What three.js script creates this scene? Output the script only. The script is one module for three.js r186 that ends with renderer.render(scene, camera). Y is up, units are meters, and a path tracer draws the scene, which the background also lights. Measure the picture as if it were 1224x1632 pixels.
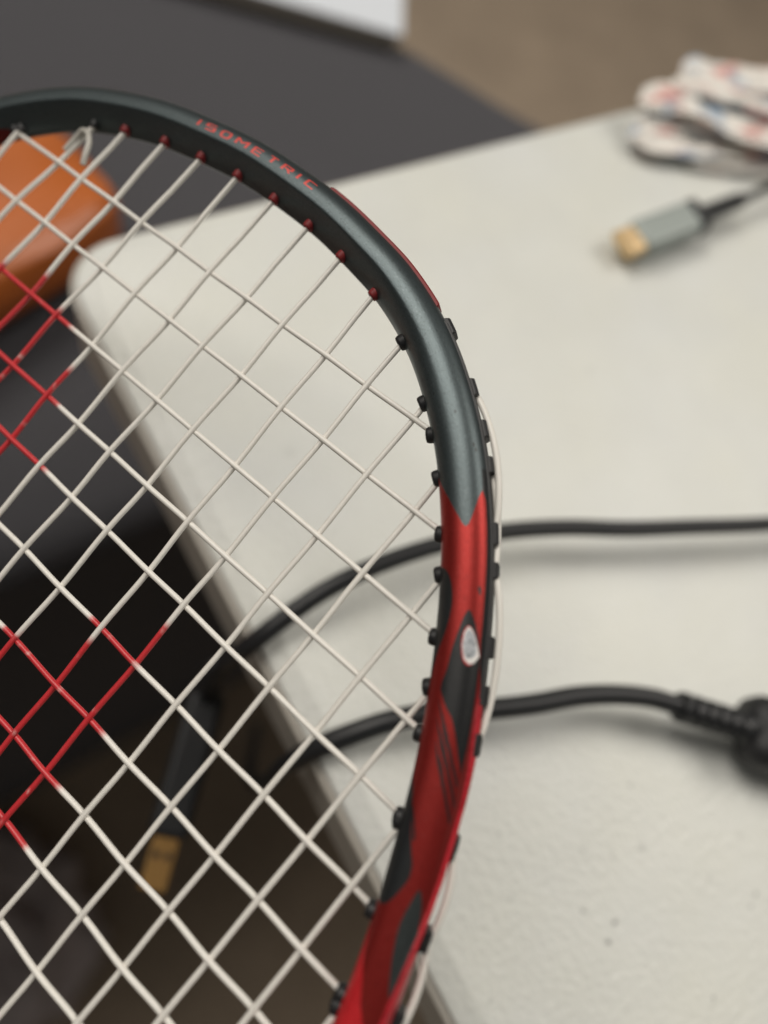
import * as THREE from 'three';
import { mergeGeometries } from 'three/addons/utils/BufferGeometryUtils.js';
import { RoundedBoxGeometry } from 'three/addons/geometries/RoundedBoxGeometry.js';
import { ImprovedNoise } from 'three/addons/math/ImprovedNoise.js';
import { RectAreaLightUniformsLib } from 'three/addons/lights/RectAreaLightUniformsLib.js';

// ------------------------------------------------------------------ camera, light, exposure
const MM = 0.001;
const scene = new THREE.Scene();
const camera = new THREE.PerspectiveCamera(67.38, 0.75, 0.01, 30);
camera.position.set(0, 0.13936, 0);                       // 14 cm above the desk top (y = 0)
camera.quaternion.set(-0.565657, -0.291147, -0.036922, 0.770651).normalize();
camera.focus = 0.0945;
camera.userData.fStop = 7.4;
scene.add(camera);
const renderer = new THREE.WebGLRenderer({ antialias: true });
renderer.setSize(768, 1024);
renderer.toneMapping = THREE.LinearToneMapping;
renderer.toneMappingExposure = 1.0;
renderer.shadowMap.enabled = true;
scene.background = new THREE.Color(0.098, 0.096, 0.09);   // the even light of the room around
RectAreaLightUniformsLib.init();
const LAMPS = [
  { pos: [-0.3, 1.7, -1.14], at: [0.04, 0, -0.03], w: 1.1, h: 1.0, power: 6.7, label: 'square white ceiling light panel beyond the bench' },
  { pos: [1.35, 1.75, 0.15], at: [0.1, 0, 0], w: 1.0, h: 1.0, power: 4.1, label: 'square white ceiling light panel over the right side of the desk' },
];

// ------------------------------------------------------------------ helpers
let seed = 7;
const rnd = () => { seed = (seed * 1664525 + 1013904223) >>> 0; return seed / 4294967296; };
const noise = new ImprovedNoise();
const fbm = (x, y, z, o = 4) => { let s = 0, a = 0.5, f = 1; for (let i = 0; i < o; i++) { s += a * noise.noise(x * f, y * f, z * f); a *= 0.5; f *= 2.03; } return s; };
const names = {};
function numbered(n) { if (!(n in names)) { names[n] = 0; return n; } names[n]++; return `${n}_${String(names[n]).padStart(3, '0')}`; }
function thing(name, label, category, pos = [0, 0, 0]) {
  const g = new THREE.Group(); g.name = numbered(name); g.position.set(...pos).multiplyScalar(MM);
  g.userData = { label, category }; scene.add(g); return g;
}
const partNames = new Map();
function part(name, geo, mat, parent, scale = MM) {
  if (scale !== 1) geo.scale(scale, scale, scale);
  const m = new THREE.Mesh(geo, mat); m.castShadow = m.receiveShadow = true;
  if (!partNames.has(parent)) partNames.set(parent, {});
  const c = partNames.get(parent); c[name] = (c[name] ?? -1) + 1;
  m.name = c[name] ? `${name}_${String(c[name]).padStart(3, '0')}` : name;
  parent.add(m); return m;
}
function dataTex(w, h, fn, srgb = false) {
  const d = new Uint8Array(w * h * 4);
  for (let y = 0; y < h; y++) for (let x = 0; x < w; x++) {
    const c = fn(x / w, y / h, x, y), i = (y * w + x) * 4;
    d[i] = c[0] * 255; d[i + 1] = c[1] * 255; d[i + 2] = c[2] * 255; d[i + 3] = 255;
  }
  const t = new THREE.DataTexture(d, w, h); t.magFilter = THREE.LinearFilter; t.minFilter = THREE.LinearFilter;
  t.wrapS = t.wrapT = THREE.RepeatWrapping; if (srgb) t.colorSpace = THREE.SRGBColorSpace; t.needsUpdate = true; return t;
}
const clamp01 = (v) => Math.min(1, Math.max(0, v));
const smooth = (a, b, v) => { const t = clamp01((v - a) / (b - a)); return t * t * (3 - 2 * t); };
const lin = (r, g, b) => new THREE.Color().setRGB(r, g, b);
const V = (x, y, z) => new THREE.Vector3(x, y, z);
const curveOf = (pts, closed = false) => new THREE.CatmullRomCurve3(pts.map((p) => V(...p)), closed, 'centripetal');
const tube = (pts, r, n = 60, m = 14) => new THREE.TubeGeometry(curveOf(pts), n, r, m, false);
// cap a tube's end
const ball = (p, r) => { const g = new THREE.SphereGeometry(r, 14, 10); g.translate(...p); return g; };
function alongGeo(g, a, b, rollUp = V(0, 1, 0)) {              // geometry modelled along +x from 0, put from a towards b
  const x = V(...b).sub(V(...a)).normalize(), z = x.clone().cross(rollUp).normalize(), y = z.clone().cross(x);
  g.applyMatrix4(new THREE.Matrix4().makeBasis(x, y, z).setPosition(...a)); return g;
}

// ------------------------------------------------------------------ materials
const speck = dataTex(256, 256, () => { const v = rnd(); return [v, v, v]; });
const M = {};
M.string = new THREE.MeshPhysicalMaterial({ color: 0xffffff, vertexColors: true, roughness: 0.42, clearcoat: 0.25, clearcoatRoughness: 0.35 });
M.rubber = new THREE.MeshStandardMaterial({ color: lin(0.012, 0.012, 0.013), roughness: 0.5 });
M.redPlastic = new THREE.MeshStandardMaterial({ color: lin(0.22, 0.014, 0.016), roughness: 0.55 });
M.cable = new THREE.MeshStandardMaterial({ color: lin(0.014, 0.0145, 0.016), roughness: 0.42 });
M.plugGrey = new THREE.MeshStandardMaterial({ color: lin(0.38, 0.42, 0.40), roughness: 0.5, metalness: 0.3 });
M.gold = new THREE.MeshStandardMaterial({ color: lin(0.86, 0.62, 0.34), roughness: 0.4, metalness: 0.5 });
M.hole = new THREE.MeshStandardMaterial({ color: lin(0.02, 0.015, 0.01), roughness: 0.8 });

// ------------------------------------------------------------------ floor
{
  const carpet = dataTex(512, 512, (u, v) => {
    const n = 0.92 + 0.22 * (rnd() - 0.5) + 0.10 * fbm(u * 8, v * 8, 3);
    return [clamp01(0.72 * n), clamp01(0.645 * n), clamp01(0.562 * n)];
  }, true);
  carpet.repeat.set(10, 10);
  const g = new THREE.PlaneGeometry(9000, 9000); g.rotateX(-Math.PI / 2); g.translate(0, -720, 0);
  const bump = carpet.clone(); bump.colorSpace = THREE.NoColorSpace;
  const f = part('floor', g, new THREE.MeshStandardMaterial({ map: carpet, bumpMap: bump, bumpScale: 0.003, roughness: 1 }), scene);
  f.userData = { kind: 'structure', label: 'brown carpeted floor far below the desk' };
}

// ------------------------------------------------------------------ padded bench
{
  const o = thing('padded_bench', 'dark grey upholstered bench with a rounded end behind and left of the white desk', 'bench', [0, -720, 0]);
  const P = [[-620, 80], [316, 80], [326, 118], [316, 148], [301, 176], [280, 201], [261, 229], [243, 254], [208, 290], [152, 322], [80, 346], [-620, 400]];
  const s = new THREE.Shape(); const c = new THREE.CatmullRomCurve3(P.slice(1, -1).map(([x, z]) => V(x, z, 0)), false, 'centripetal').getPoints(60);
  s.moveTo(...P[0]); c.forEach((p) => s.lineTo(p.x, p.y)); s.lineTo(...P[P.length - 1]); s.closePath();
  const g = new THREE.ExtrudeGeometry(s, { depth: 578, bevelEnabled: true, bevelThickness: 15, bevelSize: 15, bevelOffset: -15, bevelSegments: 6 });
  g.rotateX(-Math.PI / 2); g.translate(0, 27, 0);             // shape y becomes -z
  const weave = dataTex(256, 256, (u, v, x, y) => { const n = 0.5 + 0.4 * (rnd() - 0.5); return [n, n, n]; });
  weave.repeat.set(1 / 0.02, 1 / 0.02);
  part('cover', g, new THREE.MeshStandardMaterial({ color: lin(0.090, 0.088, 0.097), roughness: 0.95, bumpMap: weave, bumpScale: 0.0003 }), o);
  for (const [x, z] of [[-580, -120], [-580, -350], [270, -120], [120, -290]]) {
    const f = new THREE.CylinderGeometry(20, 16, 12, 20); f.translate(x, 6, z); part('foot', f, M.rubber, o);
  }
}

// ------------------------------------------------------------------ white desk
{
  const o = thing('desk', 'white laminate desk with a rounded corner and pale edge band', 'desk', [0, -720, 0]);
  const X0 = 28.5, X1 = 1250, Z0 = -109, Z1 = 640, R = 13;
  const outline = []; const arc = (cx, cz, a0) => { for (let i = 0; i <= 12; i++) { const a = a0 + i / 12 * Math.PI / 2; outline.push([cx + R * Math.cos(a), cz + R * Math.sin(a), Math.cos(a), Math.sin(a)]); } };
  arc(X1 - R, Z1 - R, 0); arc(X0 + R, Z1 - R, Math.PI / 2); arc(X0 + R, Z0 + R, Math.PI); arc(X1 - R, Z0 + R, 1.5 * Math.PI);
  function ring(profile, capFirst) {
    const n = outline.length, pos = [], uv = [], idx = [];
    profile.forEach(([off, y]) => outline.forEach(([x, z, nx, nz]) => { pos.push(x + nx * off, y, z + nz * off); uv.push((x + nx * off) * MM, (z + nz * off) * MM); }));
    for (let k = 0; k < profile.length - 1; k++) for (let i = 0; i < n; i++) { const a = k * n + i, b = k * n + (i + 1) % n, c = a + n, d = b + n; idx.push(a, c, b, b, c, d); }
    if (capFirst) { const c = pos.length / 3; pos.push((X0 + X1) / 2, profile[0][1], (Z0 + Z1) / 2); uv.push((X0 + X1) / 2 * MM, (Z0 + Z1) / 2 * MM); for (let i = 0; i < n; i++) idx.push(c, i, (i + 1) % n); }
    const g = new THREE.BufferGeometry(); g.setAttribute('position', new THREE.Float32BufferAttribute(pos, 3)); g.setAttribute('uv', new THREE.Float32BufferAttribute(uv, 2)); g.setIndex(idx.reverse());
    const q = g.toNonIndexed(); q.computeVertexNormals(); return q;
  }
  const T = 720, N = 1024, SP = 0.30;
  const marks = [[62.3, 57, 0.8, 0.5], [59.3, 58.7, 0.9, 0.45], [91.1, 69.6, 0.7, 0.5], [88.8, 70.5, 0.6, 0.35], [68.5, 48.1, 0.6, 0.3], [35.3, 53.8, 0.5, 0.4], [51.1, 33, 0.8, 0.16], [57.9, 52.2, 0.9, 0.25], [71.8, 77.4, 0.6, 0.35], [64, 44, 1.2, 0.12], [75, 50, 1.4, 0.16], [80, 40, 1.0, 0.12], [51.8, -49.3, 2.2, 0.05], [129, -40, 2, 0.05], [95, 60, 1.0, 0.14], [47, 43, 0.9, 0.12], [84, 62, 0.7, 0.16], [70, 66, 0.6, 0.14]];
  const top = dataTex(N, N, (u, v) => {
    const x = (u < 0.75 ? u : u - 1) * 300, z = (v < 0.5 ? v : v - 1) * 300;
    let k = 1 + 0.03 * fbm(x * 0.05, z * 0.05, 1) + 0.012 * (rnd() - 0.5), w = 0;
    for (const [mx, mz, r0, a] of marks) { const r = r0 * 0.62, d = Math.hypot(x - mx, (z - mz) * 1.25) / r + 0.5 * noise.noise(x * 1.5, z * 1.5, r0 * 9); if (d < 2) k *= 1 - a * Math.exp(-d * d * 1.6) * (0.8 + 0.4 * rnd()); }
    w = 0.02 * fbm(x * 0.03, z * 0.03, 9);
    return [clamp01(0.884 * k + w * 0.2), clamp01(0.889 * k), clamp01(0.866 * k - w)];
  }, true);
  top.repeat.set(1 / SP, 1 / SP);
  const peel = dataTex(N, N, (u, v) => { const a = fbm(u * 230, v * 230, 2, 3), b = fbm(u * 480, v * 480, 5, 2), n = clamp01(0.5 + 0.55 * a + 0.25 * b); return [n, n, n]; });
  peel.repeat.set(1 / SP, 1 / SP);
  part('desk_top', ring([[-4.9, T], [-4.6, T - 0.03], [-4.3, T - 0.12], [-1.1, T - 1.35], [-0.6, T - 1.7], [-0.45, T - 2.2]], true), new THREE.MeshPhysicalMaterial({ map: top, bumpMap: peel, bumpScale: 0.00034, roughness: 0.4 }), o);
  part('edge_band', ring([[-0.7, T - 2.1], [-0.65, T - 2.6], [-0.2, T - 2.7], [0.5, T - 2.75], [0.85, T - 3.1], [0.85, T - 3.6], [0.3, T - 4.1], [0.1, T - 4.6], [0.2, T - 5.2], [0.2, T - 22], [-0.8, T - 24], [-4, T - 24.5]], false), new THREE.MeshStandardMaterial({ color: lin(0.46, 0.43, 0.38), roughness: 0.5 }), o);
  const under = new THREE.BoxGeometry(X1 - X0 - 8, 20, Z1 - Z0 - 8); under.translate((X0 + X1) / 2, T - 14, (Z0 + Z1) / 2);
  part('core_board', under, new THREE.MeshStandardMaterial({ color: lin(0.35, 0.3, 0.24), roughness: 0.9 }), o);
  for (const z of [30, 560]) { const l = new RoundedBoxGeometry(45, T - 24, 45, 2, 4); l.translate(1150, (T - 24) / 2, z); part('leg', l, new THREE.MeshStandardMaterial({ color: lin(0.5, 0.5, 0.48), roughness: 0.4, metalness: 0.3 }), o); }
  { const l = new RoundedBoxGeometry(45, T - 24, 45, 2, 4); l.translate(500, (T - 24) / 2, 560); part('leg', l, o.children[3].material, o); }
}

// ------------------------------------------------------------------ badminton racket
// own axes (mm): x along the cross strings, y towards the tip of the head, z out of the string bed towards the viewer
const racket = thing('badminton_racket', 'black and red badminton racket with white strings held above the white desk', 'racket', [9.565, 42.045, -33.614]);
racket.quaternion.set(-0.497949, -0.564389, -0.230558, 0.616729).normalize();
const HALF = [[-20.6, 50.4], [-12.5, 50.35], [-4.8, 49.8], [2.2, 48.6], [9, 47], [17.8, 43.3], [27.6, 36.6], [34.8, 29.5], [40.6, 22.2], [46.2, 13.6], [50.3, 6.1], [53.3, -0.5], [56.5, -8.3], [59.5, -17.2], [63, -31], [66, -49], [67.3, -70], [66.5, -92], [62.5, -114], [54, -135], [40, -153], [20, -166], [-12, -171]];
const LEFT = [[-44, -166], [-64, -153], [-78, -135], [-86.5, -114], [-90.5, -92], [-91, -70], [-89, -49], [-86.5, -31], [-83, -14], [-77.5, 6], [-71, 22], [-62.8, 33.6], [-57.2, 38.9], [-51, 43.1], [-44.2, 46], [-36.9, 48.2], [-29.1, 49.5]];
const headCurve = curveOf([...HALF, ...LEFT].map(([x, y]) => [x, y, 0]), true);
headCurve.arcLengthDivisions = 2000;
const HEAD_LEN = headCurve.getLength();
const NS = 720, NA = 96;
const headPts = headCurve.getSpacedPoints(NS), headTan = [];
for (let i = 0; i <= NS; i++) headTan.push(headCurve.getTangentAt((i % NS) / NS));
// s = mm along the loop, 0 near the tip and growing clockwise (as seen from the front) down the right side
const frameAt = (s) => { const u = ((s / HEAD_LEN) % 1 + 1) % 1, p = headCurve.getPointAt(u), t = headCurve.getTangentAt(u); return { p, t, out: V(-t.y, t.x, 0) }; };
const lowBlend = (s) => { const d = s > HEAD_LEN / 2 ? s - HEAD_LEN : s; return smooth(70, 120, Math.abs(d + 0)); };
function section(s, a) {                                     // a: 0 = inner side, 90 deg = front, 180 = outer
  const k = lowBlend(s), w = 3.0 - 0.35 * k, h = 2.95 + 0.25 * k, n = 2 / (2.25 + 1.0 * k);
  const c = Math.cos(a), q = Math.sin(a);
  let x = -w * Math.sign(c) * Math.abs(c) ** n, z = h * Math.sign(q) * Math.abs(q) ** n;
  const d = s > HEAD_LEN / 2 ? s - HEAD_LEN : s;
  if (d > 78 && d < 150) {                                    // raised ridge on the lower outer edge
    let r = RIDGE[RIDGE.length - 1][1]; for (let k = 1; k < RIDGE.length; k++) if (d < RIDGE[k][0]) { const t = Math.max(0, (d - RIDGE[k - 1][0]) / (RIDGE[k][0] - RIDGE[k - 1][0])); r = RIDGE[k - 1][1] + (RIDGE[k][1] - RIDGE[k - 1][1]) * t; break; }
    const e = (a * 180 / Math.PI - r) / 6, b = 0.55 * Math.exp(-e * e) * smooth(78, 88, d) * (1 - smooth(128, 150, d)); x -= -b * Math.cos(a) * -1; z += b * q;
  }
  const f = 1 - smooth(18, 52, d), q0 = (x + 2.95) * -0.847 + (z + 0.8) * 0.531;   // flat inner-front facet near the tip of the head
  if (f > 0 && q0 > 0) { x += 0.847 * q0 * 0.92 * f; z -= 0.531 * q0 * 0.92 * f; }
  return [x, z];
}
const RIDGE = [[78, 168], [92, 168], [95, 165], [99.5, 160], [102.8, 150], [105.8, 140], [108.5, 131], [111.5, 126], [130, 116], [150, 112]];
const S0 = -60, S1 = 130;                                     // stretch of the loop that the paint sheet covers
function frameGeometry() {
  const pos = [], uv = [], idx = [], W = NA + 1;
  for (let i = 0; i <= NS; i++) {
    const p = headPts[i], t = headTan[i], s = i / NS * HEAD_LEN, sd = s > HEAD_LEN / 2 ? s - HEAD_LEN : s;
    for (let j = 0; j <= NA; j++) {
      const a = j / NA * 2 * Math.PI - Math.PI / 2, [r, z] = section(s, a);
      pos.push(p.x - t.y * r, p.y + t.x * r, z); uv.push((sd - S0) / (S1 - S0), j / NA);
    }
  }
  for (let i = 0; i < NS; i++) {
    const s = (i + 0.5) / NS * HEAD_LEN; if (Math.abs(s - HEAD_LEN / 2) < HEAD_LEN / NS) continue;
    for (let j = 0; j < NA; j++) { const a = i * W + j, b = a + W; idx.push(a, a + 1, b, b, a + 1, b + 1); }
  }
  const g = new THREE.BufferGeometry(); g.setAttribute('position', new THREE.Float32BufferAttribute(pos, 3)); g.setAttribute('uv', new THREE.Float32BufferAttribute(uv, 2)); g.setIndex(idx); g.computeVertexNormals();
  // seam normals
  const nn = g.attributes.normal; for (let i = 0; i <= NS; i++) { const a = i * W, b = a + NA, n = V(nn.getX(a) + nn.getX(b), nn.getY(a) + nn.getY(b), nn.getZ(a) + nn.getZ(b)).normalize(); nn.setXYZ(a, n.x, n.y, n.z); nn.setXYZ(b, n.x, n.y, n.z); }
  return g;
}
// paint of the frame: canvas x = s, canvas y = angle round the section (front face in the middle of the sheet)
const CW = 2048, CH = 512;
function paint() {
  const cv = document.createElement('canvas'); cv.width = CW; cv.height = CH; const c = cv.getContext('2d');
  const X = (s) => (s - S0) / (S1 - S0) * CW, Y = (a) => (1 - (a + 90) / 360) * CH;   // a in degrees

  const blob = (pts, col, round = true) => {                  // closed outline of [s, angle] pairs
    c.fillStyle = col; c.beginPath(); const q = pts.map(([s, a]) => [X(s), Y(a)]), n = q.length;
    if (!round) q.forEach((p, i) => (i ? c.lineTo(...p) : c.moveTo(...p)));
    else { c.moveTo((q[n - 1][0] + q[0][0]) / 2, (q[n - 1][1] + q[0][1]) / 2); q.forEach((p, i) => { const r = q[(i + 1) % n]; c.quadraticCurveTo(p[0], p[1], (p[0] + r[0]) / 2, (p[1] + r[1]) / 2); }); }
    c.closePath(); c.fill();
  };
  const GRAPH = '#4d5658', REDP = '#9a2722', BLACK = '#141617', BRIGHT = '#c21b22';
  c.fillStyle = GRAPH; c.fillRect(0, 0, CW, CH);
  // red from the dark tongue down to the end of the sheet
  const edge = [[57.2, -90], [57.2, 25], [58.0, 33], [60.0, 57], [62.2, 78], [63.3, 87], [63.6, 92], [63.2, 98], [61.9, 108], [60.4, 120], [59.6, 130], [59.4, 136], [60.2, 142], [60.4, 270], [140, 270], [140, -90]];
  blob(edge, REDP, false);
  blob([[59.6, 133], [60.6, 141], [67, 139], [72, 136.5], [76, 136], [78.5, 141], [80, 150], [81, 165], [82, 178], [82, 270], [57, 270], [57, 136]], BLACK, false);   // dark outer side
  blob([[82, 180], [140, 180], [140, 270], [82, 270]], '#1a1416', false);
  blob([[40, -90], [140, -90], [140, -8], [57, -8]], '#221416', false);                               // back of the frame
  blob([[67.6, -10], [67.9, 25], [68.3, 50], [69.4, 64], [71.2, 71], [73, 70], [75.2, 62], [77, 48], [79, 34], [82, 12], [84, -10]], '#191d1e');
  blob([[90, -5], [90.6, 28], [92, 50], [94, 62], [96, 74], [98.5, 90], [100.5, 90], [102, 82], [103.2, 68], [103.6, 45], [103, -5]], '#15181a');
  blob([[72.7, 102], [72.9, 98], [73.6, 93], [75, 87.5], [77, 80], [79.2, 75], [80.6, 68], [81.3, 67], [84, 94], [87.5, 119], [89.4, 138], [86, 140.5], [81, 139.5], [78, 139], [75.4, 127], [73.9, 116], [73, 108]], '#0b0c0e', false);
  const STRIPES = [[[82.4, 67], [84.4, 83], [86.5, 94], [88.4, 109], [90.4, 133]], [[84.3, 70], [86.1, 84], [88.1, 95], [90, 111], [92.4, 139]], [[86.6, 77], [88.4, 88], [90.4, 99], [92.2, 116], [93.9, 137]], [[92.8, 47], [93.9, 62], [95, 73], [96.4, 82]]];
  for (const pts of STRIPES) {
    c.lineCap = 'round'; const at = (t) => { const k = Math.min(pts.length - 2, Math.floor(t * (pts.length - 1))), f = t * (pts.length - 1) - k; return [X(pts[k][0] + (pts[k + 1][0] - pts[k][0]) * f), Y(pts[k][1] + (pts[k + 1][1] - pts[k][1]) * f)]; };
    for (let k = 0; k < 40; k++) { const t = k / 40; c.strokeStyle = '#190b0c'; c.lineWidth = 1 + 5.5 * Math.sin(Math.PI * Math.min(0.62, t * 1.1 + 0.02)); c.beginPath(); c.moveTo(...at(t)); c.lineTo(...at(Math.min(1, t + 0.03))); c.stroke(); }
  }
  blob([[100.6, 107], [102, 99], [104.2, 92], [107, 95], [109.2, 103], [111, 116], [111.3, 130], [109.6, 137], [107.5, 138], [105, 138], [103, 132], [101.3, 118]], '#2b3030');
  blob([[105.8, 30], [106.8, 38], [108, 45], [110.5, 70], [112.5, 84], [114.5, 94], [117, 98], [140, 104], [140, -8], [105, -8]], BRIGHT, false);
  // crimson strip along the ridge on the outer edge
  blob([[80.5, 150], [83, 146], [86, 150], [88.5, 158], [92, 160], [95, 157], [99.5, 152], [102.8, 143], [105.8, 133], [108.5, 125], [111.5, 119], [118, 114], [140, 108], [140, 178], [84, 178]], '#b81f2b', false);
  // chipped spot: red fringe, white primer, grey bare core
  blob([[74.2, 103], [74.6, 112], [75.3, 120], [76.2, 127], [77.4, 137], [78.4, 120], [78.6, 108], [78, 98], [76.5, 92.5], [75, 94.5]], '#b3242a');
  blob([[74.4, 104], [74.7, 112], [75.4, 120], [76.2, 127], [77.4, 137], [78.2, 124], [78.4, 112], [77.9, 101], [76.5, 95], [75.1, 97]], '#e9e6e2', false);
  blob([[74.7, 105], [75.0, 114], [75.8, 122], [77.2, 129], [77.8, 116], [77.6, 104], [76.4, 97.5], [75.2, 99]], '#b9bdc1');
  for (let k = 0; k < 60; k++) { const a = rnd() * 6.28, r = Math.sqrt(rnd()); c.fillStyle = ['rgba(120,126,132,0.22)', 'rgba(215,215,214,0.25)', 'rgba(135,142,148,0.22)', 'rgba(96,100,106,0.2)'][k % 4]; c.fillRect(X(76.3 + Math.cos(a) * r * 1.3), Y(112 + Math.sin(a) * r * 13), 4, 7); }
  // little knocks in the paint
  for (const [s, a, r] of [[70.4, 122, 3], [70.8, 124, 2], [54.2, 122, 2.2], [54.8, 126, 2], [50, 96, 1.6], [47, 62, 1.4], [83.2, 128, 3], [81.5, 134, 3], [86.4, 132, 2]]) { c.fillStyle = s > 60 ? '#151515' : '#1f2526'; c.beginPath(); c.ellipse(X(s), Y(a), r, r * 2, 0, 0, 7); c.fill(); }
  // grain of the metallic lacquer
  for (let k = 0; k < 30000; k++) { const v = rnd(); c.fillStyle = v < 0.5 ? 'rgba(0,0,0,0.10)' : 'rgba(255,255,255,0.045)'; c.fillRect(rnd() * CW, rnd() * CH, 1 + rnd() * 1.5, 2 + rnd() * 3); }
  // lettering
  const GLYPH = { I: [[[0.5, 0], [0.5, 1]]], S: [[[1, 0], [0, 0], [0, 0.5], [1, 0.5], [1, 1], [0, 1]]], O: [[[0.15, 0], [0.85, 0], [1, 0.2], [1, 0.8], [0.85, 1], [0.15, 1], [0, 0.8], [0, 0.2], [0.15, 0]]], M: [[[0, 1], [0, 0], [0.5, 0.6], [1, 0], [1, 1]]], E: [[[1, 0], [0, 0], [0, 1], [1, 1]], [[0, 0.5], [0.9, 0.5]]], T: [[[0, 0], [1, 0]], [[0.5, 0], [0.5, 1]]], R: [[[0, 1], [0, 0], [1, 0], [1, 0.5], [0, 0.5]], [[0.5, 0.5], [1, 1]]], C: [[[1, 0], [0, 0], [0, 1], [1, 1]]] };
  [...'ISOMETRIC'].forEach((ch, i) => {
    const s = [-8.8, -6.6, -3.8, -0.85, 2.1, 4.8, 7.5, 9.6, 11.9][i], a = [102, 102, 101, 101, 101, 104, 106, 108, 109][i], w = ch === 'I' ? 1 : ch === 'M' ? 20 : 16, h = 25;
    c.strokeStyle = '#cf4038'; c.lineJoin = 'round'; c.lineCap = 'butt';
    for (const line of GLYPH[ch]) { c.lineWidth = 4.8; c.beginPath(); line.forEach(([x, y], k) => { const p = [X(s) + (x - 0.5) * w, Y(a) + (y - 0.5) * h]; k ? c.lineTo(...p) : c.moveTo(...p); }); c.stroke(); }
  });
  // red lacquer on the far left of the head
  blob([[-60, -70], [-60, 30], [-47, 26], [-42.5, 8], [-42, -15], [-44, -60]], '#6d1f1c');

  const t = new THREE.CanvasTexture(cv); t.colorSpace = THREE.SRGBColorSpace; t.wrapS = t.wrapT = THREE.ClampToEdgeWrapping;
  const px = c.getImageData(0, 0, CW, CH).data;               // pearl red is the metallic lacquer, the dark coats are satin
  const metal = dataTex(CW, CH, (u, v, x, y) => { const i = ((CH - 1 - y) * CW + x) * 4, red = px[i] > 1.9 * px[i + 1] && px[i] > 90 && px[i] < 176, grey = !red && px[i + 1] > 66 && px[i + 1] < 130 && px[i + 2] > px[i] + 5; const m = red ? 0.8 : grey ? 0.84 : 0.1; return [m, m, m]; });
  const flake = dataTex(1024, 256, () => { const v = rnd(); return [v, v, v]; });
  metal.wrapS = metal.wrapT = flake.wrapT = THREE.ClampToEdgeWrapping;
  return { color: t, metal, flake };
}
const PAINT = paint();
M.frame = new THREE.MeshPhysicalMaterial({ map: PAINT.color, metalnessMap: PAINT.metal, bumpMap: PAINT.flake, bumpScale: 0.00001, roughness: 0.42, metalness: 1, clearcoat: 0.25, clearcoatRoughness: 0.4 });
part('frame', frameGeometry(), M.frame, racket);

// strings: main strings cross the head from tip to throat, cross strings from side to side; straight lines in the bed
// mains: x = m * (-y) + c ; crosses: y = -(k * x + d)
const MAIN = [[-0.01, -58.0], [-0.0967, -51.1], [-0.0149, -42.41], [-0.0129, -35.29], [-0.0313, -29.34], [-0.001, -20.99], [-0.0135, -14.39], [-0.0157, -7.52], [-0.0026, -0.02], [0.0167, 8.1], [0.0019, 14.83], [0.0007, 22.27], [0.0014, 29.7], [-0.0017, 37.11], [-0.0072, 43.95], [0.0036, 50.46], [0, 57.1]];
for (const x of [-64.5, -71, -77.5, -84]) MAIN.unshift([0, x]);
const MAIN0 = 4;                                              // index of the first one in view
const CROSS = [[-0.0038, -34.69], [0.0003, -26.1], [0.0029, -16.79], [0, -7.71], [0.0071, -0.1], [0.0031, 8.95], [-0.0064, 17.57], [-0.0046, 25.4], [0.0024, 32.64], [0.0091, 40]];
for (let y = 48.2; y < 162; y += 8.3) CROSS.push([0, y]);
const mainX = (i, y) => MAIN[i][0] * -y + MAIN[i][1];
const crossY = (j, x) => -(CROSS[j][0] * x + CROSS[j][1]);
// where a string meets the inner side of the frame
const INNER = []; for (let i = 0; i < NS; i++) { const p = headPts[i], t = headTan[i]; INNER.push({ x: p.x + t.y * 2.6, y: p.y - t.x * 2.6, s: i / NS * HEAD_LEN }); }
function meets(f) {                                           // f(point) changes sign across the string
  const out = [];
  for (let i = 0; i < NS; i++) {
    const a = INNER[i], b = INNER[(i + 1) % NS], fa = f(a), fb = f(b);
    if (fa * fb < 0) { const k = fa / (fa - fb), sb = i === NS - 1 ? HEAD_LEN : b.s; out.push({ x: a.x + (b.x - a.x) * k, y: a.y + (b.y - a.y) * k, s: a.s + (sb - a.s) * k }); }
  }
  return out;
}
const WHITE = [0.82, 0.79, 0.73], RED = [0.58, 0.028, 0.035];
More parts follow.
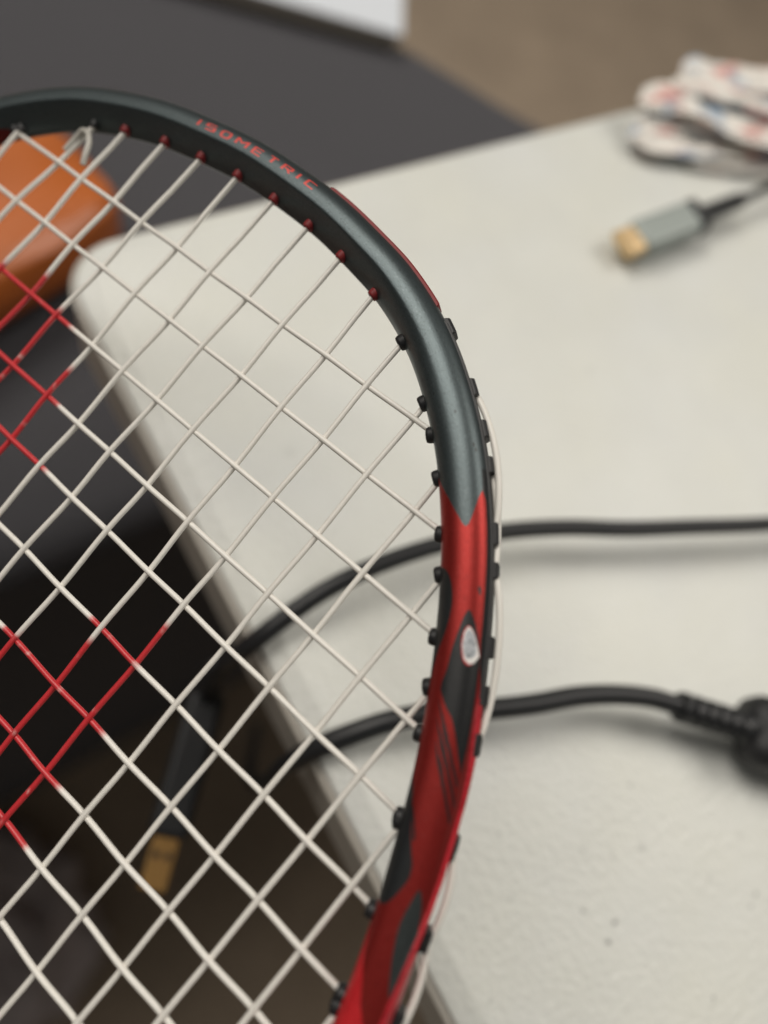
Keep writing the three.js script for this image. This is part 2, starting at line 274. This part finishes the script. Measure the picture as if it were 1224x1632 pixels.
// painted stretches: for mains in -y, for crosses in x
const RED_MAIN = { 2: [-18.2, 60], 3: [-20.6, 2], 4: [-17.9, 2], 5: [-12.6, 6], 8: [16.7, 60], 9: [10.8, 60], 10: [3, 60] };
const RED_CROSS = { 2: [-60, -25.4], 3: [-60, -18.6], 4: [-60, -13.1], 5: [6.2, 15.2], 6: [-2.5, 17.5], 7: [-9, 17.7], 8: [-12, 19.4], 9: [-12, 13] };
function stringGeo(a, b, level, redAt, key) {
  const L = a.distanceTo(b), n = Math.ceil(L / 0.45), R = 0.365, m = 9, pos = [], nor = [], col = [], idx = [];
  const dir = b.clone().sub(a).divideScalar(L), side = V(-dir.y, dir.x, 0);
  for (let i = 0; i <= n; i++) {
    const p = a.clone().lerp(b, i / n); p.z = level(p);
    const red = redAt ? redAt(p) : 0, w = 0.5 + 0.5 * noise.noise(p.x * 0.9 + key * 7.3, p.y * 0.9, key);
    for (let j = 0; j < m; j++) {
      const q = j / m * 2 * Math.PI, nx = side.x * Math.cos(q), ny = side.y * Math.cos(q), nz = Math.sin(q);
      pos.push(p.x + nx * R, p.y + ny * R, p.z + nz * R); nor.push(nx, ny, nz);
      const worn = red * (1 - 0.42 * smooth(0.7, 0.86, w + 0.18 * noise.noise(p.x * 4 + j, p.y * 4, key)));
      const tone = 1 + 0.05 * noise.noise(p.x * 1.7, p.y * 1.7, key + 3);
      for (let k = 0; k < 3; k++) col.push((WHITE[k] * (1 - worn) + RED[k] * worn) * tone);
    }
  }
  for (let i = 0; i < n; i++) for (let j = 0; j < m; j++) { const p = i * m + j, q = i * m + (j + 1) % m; idx.push(p, p + m, q, q, p + m, q + m); }
  idx.reverse();
  const g = new THREE.BufferGeometry(); g.setAttribute('position', new THREE.Float32BufferAttribute(pos, 3)); g.setAttribute('normal', new THREE.Float32BufferAttribute(nor, 3)); g.setAttribute('color', new THREE.Float32BufferAttribute(col, 3)); g.setIndex(idx); return g;
}
const weaveAt = (list, sign) => (v) => {                      // height of the weave: list = ordered crossings with +1 over / -1 under
  let k = 0; while (k < list.length && list[k][0] < v) k++;
  const A = list[Math.max(0, k - 1)], B = list[Math.min(list.length - 1, k)];
  if (!A || !B) return 0; if (A === B) return sign * A[1] * 0.2 * (Math.abs(v - A[0]) < 6 ? Math.cos(Math.min(1, Math.abs(v - A[0]) / 6) * Math.PI / 2) : 0);
  const t = (v - A[0]) / (B[0] - A[0]); return sign * 0.2 * (A[1] + (B[1] - A[1]) * (0.5 - 0.5 * Math.cos(Math.PI * t)));
};
const over = (i, j) => ((i - MAIN0 + j + 1) % 2 === 0 ? 1 : -1);   // +1: the cross string passes in front
const grommets = [];
const edgeFade = (v, r) => (r ? smooth(r[0] - 0.7, r[0] + 0.7, v + 0.5 * noise.noise(v * 2.3, r[0], 1)) * (1 - smooth(r[1] - 0.9, r[1] + 0.9, v + 0.6 * noise.noise(v * 2.1, r[1], 2))) : 0);
MAIN.forEach((_, i) => {
  const e = meets((p) => p.x - mainX(i, p.y)).sort((p, q) => q.y - p.y); if (e.length < 2) return;
  const a = e[0], b = e[e.length - 1];
  const list = CROSS.map((__, j) => [-crossY(j, MAIN[i][1]), -over(i, j)]).filter(([v]) => v > -a.y && v < -b.y);
  const w = weaveAt(list, 1), r = RED_MAIN[i - MAIN0];
  part('string', stringGeo(V(a.x, a.y, 0), V(b.x, b.y, 0), (p) => w(-p.y), (p) => edgeFade(-p.y, r), i + 1), M.string, racket);
  grommets.push({ ...a, d: [0, 1] }, { ...b, d: [0, -1] });
});
CROSS.forEach((_, j) => {
  const e = meets((p) => p.y - crossY(j, p.x)).sort((p, q) => q.x - p.x); if (e.length < 2) return;
  const a = e[e.length - 1], b = e[0];
  const list = MAIN.map((__, i) => [mainX(i, crossY(j, 0)), over(i, j)]).filter(([v]) => v > a.x && v < b.x).sort((p, q) => p[0] - q[0]);
  const w = weaveAt(list, 1), r = RED_CROSS[j];
  part('string', stringGeo(V(a.x, a.y, 0), V(b.x, b.y, 0), (p) => w(p.x), (p) => edgeFade(p.x, r), j + 60), M.string, racket);
  grommets.push({ ...a, d: [-1, 0] }, { ...b, d: [1, 0] });
});
// grommets: short flared sleeves on the inner side of the frame
const sleeve = new THREE.LatheGeometry([[0.42, 0.25], [0.5, 0.08], [0.72, 0], [0.95, 0.08], [1.05, 0.35], [1.08, 1.0], [1.2, 1.6], [1.35, 2.4]].map(([r, y]) => new THREE.Vector2(r, y)), 18);
sleeve.scale(MM, MM, MM);
for (const g of grommets) {
  const sd = g.s > HEAD_LEN / 2 ? g.s - HEAD_LEN : g.s, f = frameAt(g.s);
  const m = new THREE.Mesh(sleeve, sd > -25 && sd < 37 ? M.redPlastic : M.rubber); m.castShadow = m.receiveShadow = true;
  const dir = f.out.clone().multiplyScalar(0.8).add(V(g.d[0], g.d[1], 0).multiplyScalar(0.2)).normalize();
  m.quaternion.setFromUnitVectors(V(0, 1, 0), dir);
  m.position.set(g.x, g.y, 0).addScaledVector(dir, -1.12 + 0.62 * (1 - smooth(18, 52, sd))).multiplyScalar(MM);
  m.scale.set(sd < 37 ? 0.74 : 0.95, 1, sd < 37 ? 0.74 : 0.95);
  const c = partNames.get(racket); c.grommet = (c.grommet ?? -1) + 1; m.name = c.grommet ? `grommet_${String(c.grommet).padStart(3, '0')}` : 'grommet';
  racket.add(m);
}
// outer groove: bumper strip, flanges and the white string that runs from hole to hole
function band(s0, s1, off, half, thick, n = 60) {             // curved strip hugging the outer side
  const pos = [], idx = [], prof = [[off - 1, half], [off + thick * 0.6, half], [off + thick, half * 0.7], [off + thick, -half * 0.7], [off + thick * 0.6, -half], [off - 1, -half]], K = prof.length;
  for (let i = 0; i <= n; i++) { const f = frameAt(s0 + (s1 - s0) * i / n), e = n < 30 ? Math.min(1, Math.sin(Math.PI * i / n) * 1.9 + 0.02) : Math.min(1, Math.sin(Math.PI * i / n) * 9 + 0.02); prof.forEach(([r, z]) => { const rr = off - 1 + (r - off + 1) * e; pos.push(f.p.x + f.out.x * rr, f.p.y + f.out.y * rr, z); }); }
  for (let i = 0; i < n; i++) for (let j = 0; j < K - 1; j++) { const a = i * K + j, b = a + K; idx.push(a, b, a + 1, a + 1, b, b + 1); }
  const g = new THREE.BufferGeometry(); g.setAttribute('position', new THREE.Float32BufferAttribute(pos, 3)); g.setIndex(idx); const q = g.toNonIndexed(); q.computeVertexNormals(); return q;
}
part('bumper_strip', band(12.5, 36.5, 2.75, 1.25, 0.55, 90), M.redPlastic, racket);
part('bumper_strip', band(36.8, 83, 2.75, 1.5, 0.28, 140), M.rubber, racket);
for (const [a, b] of [[37.3, 40.2], [45.4, 48.4], [50.6, 53.5], [54.9, 57.6], [62.3, 65.8], [66.8, 69.3], [74.6, 77.8], [79.8, 82.6], [84.6, 87.9], [94.8, 98.2], [104.2, 107], [112, 115]]) part('grommet_flange', band(a, b, 2.7, 1.25, 0.85, 24), M.rubber, racket);
function loopString(s0, s1, rise, key) {
  const P = []; for (let k = 0; k <= 16; k++) { const t = k / 16, f = frameAt(s0 + (s1 - s0) * t), r = 3.0 + rise * Math.pow(Math.sin(Math.PI * t), 0.6); P.push([f.p.x + f.out.x * r, f.p.y + f.out.y * r, 0.35 * Math.sin(t * 3 + key)]); }
  const g = tube(P, 0.42, 90, 10), n = g.attributes.position.count, col = []; for (let k = 0; k < n; k++) col.push(...WHITE.map((v) => v * 0.97));
  g.setAttribute('color', new THREE.Float32BufferAttribute(col, 3)); part('string', g, M.string, racket);
}
loopString(47.4, 63.5, 0.95, 0); loopString(68.2, 86, 1.0, 1); loopString(55.5, 68, 0.4, 4); loopString(96.6, 106, 0.85, 2); loopString(105.6, 116, 0.85, 3);
{ // loose tail of a tied-off string at the top of the head
  const g = tube([[-48.0, 36.5, 0.2], [-47.7, 39.0, 0.4], [-47.2, 40.3, 0.8], [-45.7, 40.3, 1.0], [-44.4, 39.2, 1.0], [-43.5, 37.4, 0.9], [-43.0, 36.2, 0.6]], 0.42, 50, 10), n = g.attributes.position.count, col = []; for (let k = 0; k < n; k++) col.push(0.5, 0.48, 0.43);
  g.setAttribute('color', new THREE.Float32BufferAttribute(col, 3)); part('string_tail', g, M.string, racket);
}
// shaft and grip beyond the frame
{
  const bx = -12; const shaft = new THREE.CylinderGeometry(3.4, 3.4, 205, 24); shaft.translate(bx, -171 - 102, 0); part('shaft', shaft, M.frame, racket);
  const cone = new THREE.CylinderGeometry(3.6, 11, 40, 24); cone.translate(bx, -295, 0); part('cone_cap', cone, M.rubber, racket);
  const grip = new THREE.CylinderGeometry(12, 13, 150, 8); grip.translate(bx, -390, 0); part('grip', grip, M.rubber, racket);
}


// ------------------------------------------------------------------ black cables on the desk
{
  const o = thing('usb_cable', 'black cable crossing the desk, its gold plug hanging over the left edge', 'cable', [24, 0, -17]);
  const L = (p) => [p[0] - 24, p[1], p[2] + 17];
  const run = [[330, 9, 62], [240, 9, 44], [180, 9, 27], [139.2, 9, 11.7], [120.1, 9, 3.6], [105.7, 9, -2.6], [92.5, 9, -9], [79.4, 9, -14.1], [66, 8.8, -17.5], [52.7, 8, -19.4], [42.5, 6.6, -19.7], [34.5, 4.4, -18.9], [28.2, 1.4, -18], [24, -6, -17.8], [22.4, -18, -18], [21.8, -34, -18.3], [21.0, -44, -16.8]];
  part('cord', tube(run.map(L), 1.75, 220, 16), M.cable, o);
  const a = V(22.3, -43, -18), b = V(1.5, -46, 5.2), L2 = a.distanceTo(b);
  const body = new RoundedBoxGeometry(L2, 5.0, 8.6, 4, 1.8); body.translate(L2 / 2, 0, 0);
  const neck = new THREE.CylinderGeometry(2.2, 2.9, 8, 16); neck.rotateZ(Math.PI / 2); neck.translate(-3, 0, 0);
  for (const [n, g, m] of [['plug_body', body, M.cable], ['strain_relief', neck, M.cable]]) { alongGeo(g, a.toArray(), b.toArray()); g.translate(-24, 0, 17); part(n, g, m, o); }
  const tip = new RoundedBoxGeometry(11.5, 2.6, 5.6, 3, 0.4); tip.translate(L2 + 4.6, 0, 0); alongGeo(tip, a.toArray(), b.toArray()); tip.translate(-24, 0, 17);
  const t = part('metal_plug', tip, new THREE.MeshStandardMaterial({ color: lin(0.29, 0.16, 0.045), roughness: 0.5, metalness: 0.35 }), o);
  for (const z of [-1.3, 1.3]) { const h = new THREE.BoxGeometry(1.5, 0.2, 1.4); h.translate(L2 + 3.4, 1.32, z); alongGeo(h, a.toArray(), b.toArray()); h.translate(-24, 0, 17); part('latch_hole', h, M.hole, t); }
}
{
  const o = thing('charging_cable', 'black cable with ribbed strain relief and rounded plug at the right edge', 'cable', [109, 0, 46]);
  const L = (p) => [p[0] - 109, p[1], p[2] - 46];
  const run = [[95.4, 9.1, 33.8], [93.3, 9, 31.8], [88.8, 9, 27.6], [82.1, 9, 23.2], [74.8, 9, 19.6], [66.1, 8.9, 16.5], [57.9, 8.7, 13.0], [49.6, 8.2, 9], [41.2, 6.8, 6], [34.6, 4.6, 4.6], [29.4, 1.6, 3.8], [25.6, -4, 3.8], [24.2, -14, 4.4], [24.6, -40, 6], [28, -90, 4], [50, -180, -10]];
  part('cord', tube(run.map(L), 1.95, 200, 16), M.cable, o);
  const a = [92.8, 8.9, 31.4], b = [106, 8.2, 43.8];
  const pr = [[0, 0], [2.7, 0.05], [3.0, 0.6]]; for (let k = 0; k < 5; k++) { const y = 1 + k * 2.7; pr.push([3.0, y], [3.0, y + 1.5], [1.9, y + 1.7], [1.9, y + 2.5]); } pr.push([3.4, 15], [3.6, 18], [0, 18]);
  const rel = new THREE.LatheGeometry(pr.map(([r, y]) => new THREE.Vector2(r, y)), 22); rel.rotateZ(-Math.PI / 2); alongGeo(rel, a, b); rel.translate(-109, 0, -46); part('strain_relief', rel, M.cable, o);
  const body = new RoundedBoxGeometry(30, 10, 14.5, 6, 4.2); body.translate(30.5, 0, 0); alongGeo(body, a, b); body.translate(-109, -0.6, -46);
  part('plug_body', body, new THREE.MeshStandardMaterial({ color: lin(0.012, 0.012, 0.013), roughness: 0.55 }), o);
}
// ------------------------------------------------------------------ grey plug with a gold tip
{
  const o = thing('usb_c_cable', 'short grey metal plug with gold tip and thin black cord', 'cable', [170, 0, -66]);
  const a = [153, 4.6, -65.6], b = [203, 5.8, -66.2], put = (g) => { alongGeo(g, a, b); g.translate(-170, 0, 66); return g; };
  const sh = new THREE.Shape(); { const w = 4.15, h = 1.7; sh.absarc(w - h, 0, h, -Math.PI / 2, Math.PI / 2); sh.absarc(-(w - h), 0, h, Math.PI / 2, 1.5 * Math.PI); }
  const gold = new THREE.ExtrudeGeometry(sh, { depth: 6, bevelEnabled: true, bevelSize: 0.25, bevelThickness: 0.25, bevelOffset: -0.25, bevelSegments: 3, curveSegments: 16 }); gold.rotateY(Math.PI / 2); gold.translate(4.0, 0.2, 0); part('gold_tip', put(gold), M.gold, o);
  const body = new RoundedBoxGeometry(22, 5.8, 9.6, 5, 2.2); body.translate(19.5, 0, 0); const bd = part('plug_body', put(body), M.plugGrey, o);
  const ring = new RoundedBoxGeometry(4.4, 6.2, 10, 5, 2.2); ring.translate(31.6, 0, 0); part('end_cap', put(ring), M.cable, o);
  const rel = new THREE.LatheGeometry([[0, 31], [3, 32], [2.5, 35], [2.35, 49], [2.0, 51], [0, 51]].map(([r, y]) => new THREE.Vector2(r, y)), 20); rel.rotateZ(-Math.PI / 2); part('strain_relief', put(rel), M.cable, o);
  part('cord', tube([[202, 5.8, -66.2], [210, 6.2, -66.4], [225, 6.4, -67], [250, 5, -66], [290, 3, -58], [340, 2, -60]].map((p) => [p[0] - 170, p[1], p[2] + 66]), 1.2, 70, 12), M.cable, o);
}
// ------------------------------------------------------------------ folded printed wrapper
{
  const o = thing('folded_wrapper', 'crumpled white wrapper printed with red and blue, folded in layers', 'wrapper', [215, 0, -90]);
  const print = dataTex(256, 256, (u, v) => {
    const r = 0.55 * smooth(0.06, 0.3, fbm(u * 9, v * 6, 1)), b = 0.6 * smooth(0.08, 0.3, fbm(u * 8 + 9, v * 5, 4)), k = 1 + 0.05 * fbm(u * 20, v * 20, 7);
    let c = [0.95, 0.93, 0.90]; c = c.map((x, i) => x * (1 - r) + [0.80, 0.36, 0.32][i] * r); c = c.map((x, i) => x * (1 - b) + [0.42, 0.55, 0.70][i] * b); return c.map((x) => clamp01(x * k));
  }, true);
  const mat = new THREE.MeshPhysicalMaterial({ map: print, roughness: 0.5, clearcoat: 0.2, side: THREE.DoubleSide });
  function fold(pts, w, h, key) {                              // a flattened, crumpled roll of film: pts = centre line, w = width, h = half height
    const c = curveOf(pts.map((p) => [p[0] - 213, 0.6 + p[1] * 0.74, p[2] + 91.5])), n = 60, m = 28, pos = [], uv = [], idx = [];
    for (let i = 0; i <= n; i++) {
      const t = i / n, p = c.getPointAt(t), d = c.getTangentAt(t), s = V(0, 1, 0).cross(d).normalize(), e = Math.sqrt(1 - (1 - Math.min(1, t * 15 + 0.004)) ** 2);
      for (let j = 0; j <= m; j++) {
        const q = j / m * 2 * Math.PI, cr = 1 + 0.5 * noise.noise(t * 16 + key * 3, Math.cos(q) * 1.3, Math.sin(q) * 1.3 + key);
        const a = Math.cos(q) * w / 2 * e, b = Math.sin(q) * Math.abs(Math.sin(q)) * h * e * cr;
        pos.push(p.x + s.x * a, p.y + b + 2.2 * (Math.abs(noise.noise(t * 9, a * 0.25, key)) - 0.2) + 1.3 * Math.abs(noise.noise(t * 24, a * 0.45, key + 5)) + 0.10 * a * noise.noise(t * 5, key, 2.5), p.z + s.z * a); uv.push(t * 0.9 + key * 0.17, j / m * 0.6 + key * 0.31);
      }
    }
    for (let i = 0; i < n; i++) for (let j = 0; j < m; j++) { const a = i * (m + 1) + j, b = a + m + 1; idx.push(a, a + 1, b, b, a + 1, b + 1); }
    const g = new THREE.BufferGeometry(); g.setAttribute('position', new THREE.Float32BufferAttribute(pos, 3)); g.setAttribute('uv', new THREE.Float32BufferAttribute(uv, 2)); g.setIndex(idx); g.computeVertexNormals(); return g;
  }
  const layer = (pts, w, h, k) => part('fold', fold(pts, w, h, k), mat, o);
  layer([[197, 1.6, -89.5], [209, 1.8, -85], [227, 1.8, -78], [270, 1.8, -68], [310, 1.8, -66]], 9, 1.2, 1);
  layer([[183, 4.4, -98.5], [193, 4.8, -95], [205, 5.0, -90.5], [223, 4.6, -84.5], [270, 4.6, -75], [310, 4.6, -73]], 13, 1.1, 2);
  layer([[186, 6.6, -99.5], [196, 7.4, -97.5], [210, 7.6, -93], [228, 7.2, -87], [270, 7, -78], [310, 7, -76]], 9, 1.0, 9);
  layer([[199, 9.6, -97], [208, 9.8, -92.5], [226, 9.6, -86], [270, 9.4, -78], [310, 9, -76]], 9, 1.0, 6);
  layer([[187.5, 11.6, -104.5], [194, 12.6, -102.5], [201, 12.6, -99.5], [208, 12, -94], [217, 11.6, -86.5], [238, 11.4, -78], [300, 11, -72]], 11, 1.2, 3);
  layer([[200, 14.2, -105.5], [208, 15.0, -102.5], [217, 14.8, -97], [228, 14, -90], [250, 13.6, -83], [300, 13, -76]], 8, 1.1, 7);
  layer([[205, 15.6, -108], [213, 16.2, -105], [224, 16.2, -101], [247, 16, -94], [300, 15, -86]], 11, 1.3, 4);
  layer([[204, 5, -107], [217, 5, -104], [240, 5, -99], [300, 5, -91]], 11, 2.4, 5);
  part('lining', fold([[204, 13.2, -101], [210, 13.4, -97], [219, 13.2, -91], [240, 12.8, -84], [300, 12.4, -78]], 5, 0.9, 8), new THREE.MeshStandardMaterial({ color: lin(0.035, 0.05, 0.06), roughness: 0.6 }), o);
}
// ------------------------------------------------------------------ things on the bench
{
  const o = thing('orange_pouch', 'glossy orange pouch lying on the dark grey bench', 'pouch', [-11, -100, -175]);
  const g = new THREE.SphereGeometry(1, 64, 40), p = g.attributes.position;
  const sg = (v, e) => Math.sign(v) * Math.abs(v) ** e;
  for (let i = 0; i < p.count; i++) {
    const x = sg(p.getX(i), 0.5), y = sg(p.getY(i), 0.6), z = sg(p.getZ(i), 0.45);
    const n = fbm(x * 1.3, y * 1.3, z * 1.3 + 4, 3);
    p.setXYZ(i, x * (84 + 7 * n), 17 + y * (16 + 5 * n) - 3 * Math.exp(-((z - 0.1) ** 2) * 30) * (y > 0 ? 1 : 0), z * (27 + 4 * n) + x * 2 + 2);
  }
  g.computeVertexNormals(); g.rotateY(0.34);
  part('body', g, new THREE.MeshPhysicalMaterial({ color: lin(0.50, 0.125, 0.018), roughness: 0.5, clearcoat: 0.4, clearcoatRoughness: 0.25 }), o);
  const seam = tube([[-76, 24, 28], [-48, 31, 17], [0, 33.5, -1], [48, 31, -18], [68, 22, -26]], 1.1, 60, 8); part('seam', seam, new THREE.MeshStandardMaterial({ color: lin(0.30, 0.06, 0.015), roughness: 0.6 }), o);
}
{
  const o = thing('notebook', 'white notebook at the far edge of the dark grey bench', 'notebook', [230, -100, -245]);
  o.rotation.y = -0.56;
  const block = new RoundedBoxGeometry(120, 8, 74, 3, 1.2); block.translate(-60, 4.6, -37); part('pages', block, new THREE.MeshStandardMaterial({ color: lin(0.62, 0.58, 0.5), roughness: 0.8 }), o);
  const cov = new RoundedBoxGeometry(122, 1.4, 76, 2, 0.6); cov.translate(-60, 9.2, -37); part('cover', cov, new THREE.MeshPhysicalMaterial({ color: lin(0.80, 0.84, 0.90), roughness: 0.3, clearcoat: 0.4 }), o);
}
{
  const o = thing('crumpled_cloth', 'crumpled greyish cloth on the dark brown floor left of the desk', 'cloth', [-150, -720, 25]);
  const g = new THREE.SphereGeometry(1, 72, 48), p = g.attributes.position;
  for (let i = 0; i < p.count; i++) {
    const x = p.getX(i), y = p.getY(i), z = p.getZ(i), n = 1 + 0.7 * fbm(x * 2, y * 2, z * 2 + 7, 4);
    p.setXYZ(i, x * 70 * n, Math.max(0.5, 26 + y * 42 * n), z * 84 * n);
  }
  g.computeVertexNormals(); part('fabric', g, new THREE.MeshStandardMaterial({ color: lin(0.58, 0.5, 0.49), roughness: 0.95 }), o);
}


// ------------------------------------------------------------------ ceiling lamp
for (const LAMP of LAMPS) {
  const o = thing('ceiling_light', LAMP.label, 'ceiling light');
  const look = V(...LAMP.at);
  const frame = new THREE.BoxGeometry(LAMP.w * 1000 + 40, LAMP.h * 1000 + 40, 30); part('housing', frame, new THREE.MeshStandardMaterial({ color: 0xffffff, roughness: 0.6 }), o);
  const pane = new THREE.BoxGeometry(LAMP.w * 1000, LAMP.h * 1000, 4); pane.translate(0, 0, 17.5); part('diffuser', pane, new THREE.MeshStandardMaterial({ color: 0xffffff, emissive: 0xfff9f0, emissiveIntensity: 1.0 }), o);
  o.position.set(...LAMP.pos); o.lookAt(look); o.userData.group = 'ceiling light panels';
  const light = new THREE.RectAreaLight(0xfff9f0, LAMP.power, LAMP.w, LAMP.h);
  const dir = look.clone().sub(V(...LAMP.pos)).normalize();
  light.position.set(...LAMP.pos).addScaledVector(dir, 0.03); light.lookAt(look); scene.add(light);
}

renderer.render(scene, camera);
